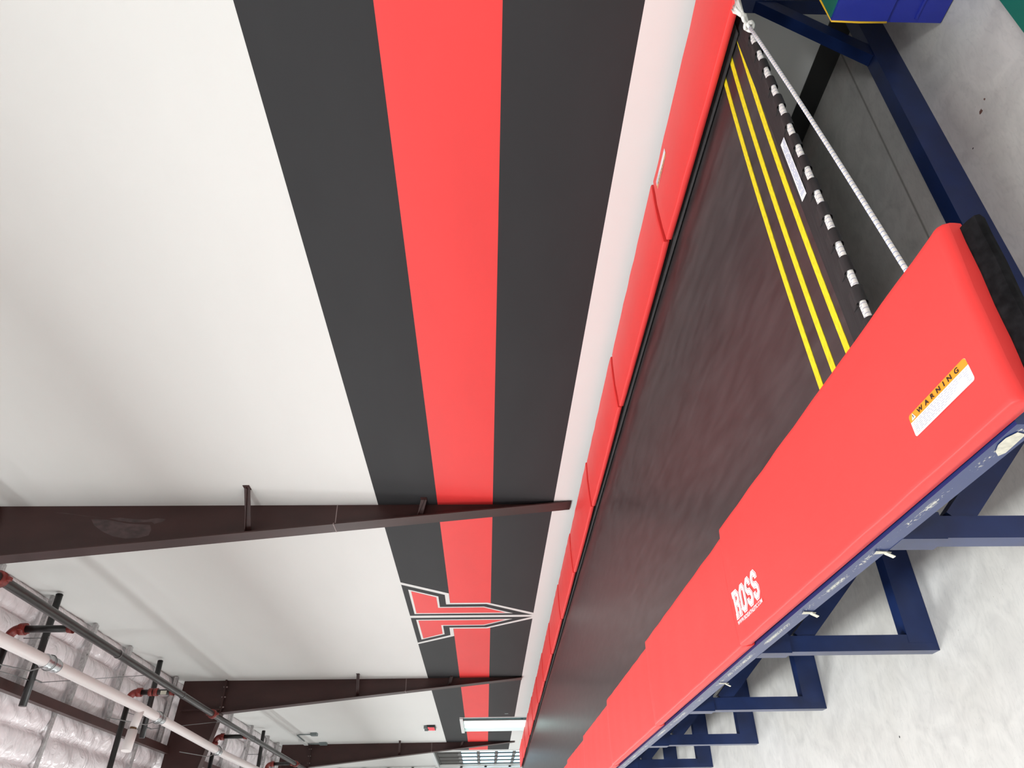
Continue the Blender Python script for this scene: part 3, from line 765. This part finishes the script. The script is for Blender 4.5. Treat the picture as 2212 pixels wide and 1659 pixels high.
for k in range(9):
    root, P = pad(k, True)
    zt = lambda x, y, l: (x*.9897, y*.9897, topz(P, x*.9897, y*.9897, .633, 1.024, dxn)+l)
    if k == 0:
        # black hook-and-loop flap hanging past the end
        m = MB()
        for a, b in ((.645, 1.012),):
            pr = [(.930, .664), (.921, .680), (.924, .688), (.938, .694), (.953, .6975), (.975, .6975), (.975, .691), (.955, .690), (.940, .684), (.936, .664)]
            rings = [[m.bm.verts.new((xx, y+(1.022-xx)*.04, z+.001*math.sin(40*xx))) for y, z in pr] for xx in [a+(b-a)*i/10 for i in range(11)]]
            for q, w in zip(rings, rings[1:]):
                for i in range(len(pr)):
                    m.bm.faces.new((q[i], w[i], w[(i+1) % len(pr)], q[(i+1) % len(pr)]))
            m.bm.faces.new(rings[0]); m.bm.faces.new(rings[-1][::-1])
        m.build('hook_tape_flap', MT['velcro'], root)
        fr_ = lambda u, v, l: zt(v, -u, .0012+l)
        m = MB(); Y0, Y1, X0, X1 = -1.2515, -1.0435, .7205, .7690
        m.mi = 0; sticker(m, rrect(Y0, Y1, X0, X1, .006), fr_, 0)
        m.mi = 1; m.face([fr_(u, v, .0005) for u, v in [(Y0, .7525), (Y1, .7525)]+[(Y1, X1-.006), (Y1-.002, X1-.002), (Y1-.006, X1), (Y0+.006, X1), (Y0+.002, X1-.002), (Y0, X1-.006)]])
        m.mi = 2
        add_text(m, 'W  A  R  N  I  N  G', (Y0+.033, Y1-.026, .7555, .7662), lambda x, y, l: fr_(x, y, .001), bold=.03)
        m.mi = 0; m.face([fr_(u, v, .001) for u, v in [(Y0+.008, .7545), (Y0+.024, .7545), (Y0+.016, .7675)]])
        m.mi = 2; m.face([fr_(u, v, .0014) for u, v in [(Y0+.015, .757), (Y0+.017, .757), (Y0+.0172, .7635), (Y0+.0148, .7635)]])
        m.mi = 3
        for r in range(7):
            x = Y0+.008
            while x < Y1-.012:
                w = random.uniform(.004, .014); v = .7475-.0037*r
                if v > .7245: m.face([fr_(u, q, .0005) for u, q in [(x, v), (min(x+w, Y1-.006), v), (min(x+w, Y1-.006), v+.0014), (x, v+.0014)]])
                x += w+.0035
        o = m.build('warning_sticker', [MT['white_print'], MT['orange_print'], MT['black_print'], MT['grey_print']], root, fix=False)
        o['label'] = 'white and orange warning sticker'
    if k == 0:
        # emb = local letters: u along reading direction (towards -y), v up (towards +x)
        fr_ = lambda u, v, l: zt(v, -u, .0010+l)
        def oct(x0, x1, y0, y1, c): return [(x0+c, y0), (x1-c, y0), (x1, y0+c), (x1, y1-c), (x1-c, y1), (x0+c, y1), (x0, y1-c), (x0, y0+c)]
        LW, LH, gap = .0500, .082, .0148
        U0 = -2.489
        m = MB()
        def letter(ch, i):
            a = U0+.010+i*(LW+gap); b = a+LW-.012; y0, y1 = .7235, .7965; c = .011; h = (y0+y1)/2
            if ch == 'O': return [(oct(a, b, y0, y1, c), True)]
            if ch == 'S': return [([(a, y0+.0155), (a, y0+c), (a+c, y0), (b-c, y0), (b, y0+c), (b, h-.013), (b-c+.002, h-.002), (a+c-.002, h+.002), (a, h+.013), (a, y1-c), (a+c, y1), (b-c, y1), (b, y1-c), (b, y1-.0155)], False)]
            return [([(a+.003, y0), (a+.003, y1), (b-c, y1), (b, y1-c), (b, h+.009), (b-c+.003, h+.001), (a+.003, h+.001)], False), ([(b-.012, h), (b-.001, h-.011), (b-.001, y0)], False),
                    ([(a-.003, y0), (a+.007, y0)], False), ([(b-.004, y0), (b+.003, y0)], False), ([(a-.003, y1), (a+.004, y1)], False)]
        for wdt, mi, lf_ in ((.0215, 0, 0), (.0150, 1, .0005), (.0122, 0, .0010)):
            m.mi = mi
            for i, ch in enumerate('ROSS'):
                for pts, cl in letter(ch, i): stroke(m, pts, wdt, fr_, lf_, cl, (wdt-.0122)/2/wdt+(.5 if ch == 'R' else 0)*.6)
        m.mi = 0
        add_text(m, 'WWW.ROSSATHLETIC.COM', (-2.4905, -2.2335, .6945, .7075), lambda x, y, l: fr_(x, y, .0004), bold=.02)
        o = m.build('lettering', [MT['white_print'], MT['vinyl']], root, fix=False); o['label'] = 'white block lettering with outline'
for k in range(13):
    root, P = pad(k, False)
    if k == 0:
        zt2 = lambda x, y, l: (x, y, topz(P, x, y, 2.978, 2.562, dxf)+l)
        fr_ = lambda u, v, l: zt2(-v, u, .0012+l)      # reads towards +y, letters' tops towards the wall's far side
        m = MB(); Y0, Y1, X0, X1 = 2.253, 2.462, -2.916, -2.862
        m.mi = 0; sticker(m, rrect(Y0, Y1, X0, X1, .006), fr_, 0)
        m.mi = 1; sticker(m, [(Y0, X1-.018), (Y1, X1-.018), (Y1, X1-.003), (Y0, X1-.003)], fr_, .0005)
        m.mi = 2; add_text(m, 'W  A  R  N  I  N  G', (Y0+.033, Y1-.026, X1-.0155, X1-.0045), lambda x, y, l: fr_(x, y, .001), bold=.03)
        m.mi = 3
        for r in range(7):
            x = Y0+.008
            while x < Y1-.012:
                w = random.uniform(.004, .014); v = X1-.0225-.0037*r
                m.face([fr_(u, q, .0005) for u, q in [(x, v), (min(x+w, Y1-.006), v), (min(x+w, Y1-.006), v+.0014), (x, v+.0014)]])
                x += w+.0035
        o = m.build('warning_sticker', [MT['white_print'], MT['orange_print'], MT['black_print'], MT['grey_print']], root, fix=False)
        o['label'] = 'white and orange warning sticker'

# ------------------------------------------------------------------ loose shock cord tied across the end
sc = thing('shock_cord', 'white elastic cord with a knot tied across the open near end', 'cord', (1.8, 1.3, .6))
pa, pb = Vector((2.440, 1.370, .690)), Vector((1.03, 1.160, .668))
m = MB(); m.tube([pa+(pb-pa)*t/12-Vector((0, 0, .006*math.sin(PI*t/12))) for t in range(13)], .0060, 12)
rp = m.build('rope', MT['cord'], sc)
m = MB()
d = (pb-pa).normalized(); n = 0; L = (pb-pa).length
while .02+n*.0155 < L-.02:
    p = pa+d*(.02+n*.0155)-Vector((0, 0, .006*math.sin(PI*(.02+n*.0155)/L)))
    m.tube([p-d*.0007+Vector((0, 0, .0002)), p+d*.0007+Vector((0, 0, .0002))], .0063, 12); n += 1
m.build('tracer_thread', MT['blue_print'], rp)
m = MB()
K = pa
m.tube([K+Vector((.013*math.cos(t)+.004*math.sin(2*t), .015*math.sin(t), .009*math.sin(2*t))) for t in [2*PI*k/14 for k in range(14)]], .0058, 8)
m.tube([K+Vector((.004*math.cos(3*t), .013*math.cos(t), .015*math.sin(t))) for t in [2*PI*k/14 for k in range(14)]], .0058, 8)
m.build('knot', MT['cord'], sc)
m = MB()
m.tube([K, K+Vector((.012, -.012, .010)), K+Vector((.022, -.026, .018)), K+Vector((.028, -.030, .028))], .0062, 8, radii=[.006, .0065, .007, .005])
m.tube([K+Vector((.028, -.030, .028)), K+Vector((.032, -.036, .046))], .004, 6)
m.build('tail', MT['cord'], sc)
e0 = Vector((2.434, 1.328, .728))
m = MB(); m.tube([K, K+(e0-K)*.5+Vector((0, 0, .006)), e0], .0064, 10); m.build('short_end', MT['cord'], sc)
m = MB()
for i in range(44):
    a = random.uniform(-.75, .55); l = random.uniform(.045, .092)
    q = e0+Vector((l*math.cos(a), l*.55*math.sin(a), .006+random.uniform(-.006, .012)))
    m.tube([e0+Vector((random.uniform(-.004, .004), random.uniform(-.004, .004), random.uniform(-.003, .003))), e0+(q-e0)*.5+Vector((0, 0, random.uniform(0, .012))), q], .0026, 5, radii=[.0055, .0050, .0022])
m.build('frayed_end', MT['cord'], sc)

# ------------------------------------------------------------------ vinyl mats by the open end
bm1 = thing('foam_block', 'blue vinyl foam block with green top and yellow piping at the frame corner', 'mat', (2.72, 1.15, 0))
m = MB()
prof = [(2.455, .205), (2.463, .205), (2.452, .215), (2.447, .30), (2.452, .392), (2.462, .402), (3.0, .402), (3.0, .205)]
m.box(2.452, 3.0, .55, 1.352, .205, .402)
m.build('upper_section', MT['mat_blue'], bm1, bevel=.006)
m = MB(); m.box(2.462, 3.0, .56, 1.346, .4015, .407); m.build('top_cover', MT['mat_green'], bm1)
m = MB(); m.box(2.462, 3.0, 1.3515, 1.3560, .215, .398); o = m.build('end_cover', MT['mat_green'], bm1)
m = MB(); m.box(2.464, 2.99, .56, 1.360, .004, .200); m.build('lower_section', MT['mat_blue'], bm1, bevel=.012)
m = MB(); m.box(2.458, 2.4645, .62, 1.345, .098, .106); m.box(2.4625, 2.468, 1.27, 1.278, .02, .19); m.build('seam', MT['mat_blue'], bm1, bevel=.002)
m = MB(); m.tube([(2.452, 1.354, .205), (2.450, 1.355, .30), (2.452, 1.354, .400), (2.60, 1.354, .404), (3.0, 1.354, .404)], .0035, 8); m.build('piping', MT['mat_yellow'], bm1)
m = MB(); m.box(1.55, 2.38, -.6, 1.128, .002, .045)
tag(m.build('floor_mat', MT['mat_green'], bevel=.01), 'flat green mat on the concrete in front of the blue foam block', 'mat')

# ------------------------------------------------------------------ high bay lamps
names = {}
for i, (x, y) in enumerate(LAMPS):
    row = 'aisle row' if x > -5 else 'outer row'
    h = thing('high_bay_lamp', 'white high bay lamp in the %s, %s from the back wall' % (row, ORD[i % 5]), 'lamp', (x, y, LAMP_Z), 'high bay lamps')
    m = MB(); m.box(x-.30, x+.30, y-.65, y+.65, LAMP_Z+.03, LAMP_Z+.10); m.build('housing', MT['white_metal'], h, bevel=.01)
    m = MB(); m.box(x-.27, x+.27, y-.62, y+.62, LAMP_Z+.022, LAMP_Z+.03); m.build('lens', MT['lens'], h)
    m = MB()
    for q in (-.5, .5): m.tube([(x, y+q, LAMP_Z+.10), (x, y+q, roof_z(x)+.06)], .004, 6)
    m.build('hanger', MT['wire'], h)
    for en, rx, dz in ((LAMP_DOWN, 0, .018), (LAMP_UP_FILL, PI, .112)):
        ld = bpy.data.lights.new('lamp_light', 'AREA'); ld.shape = 'RECTANGLE'; ld.size = .54; ld.size_y = 1.24
        ld.energy = en; ld.color = (.955, .985, .99)
        lo = bpy.data.objects.new('lamp_light', ld); COL.objects.link(lo); lo.parent = h; lo.location = (0, 0, dz); lo.rotation_euler = (rx, 0, 0)
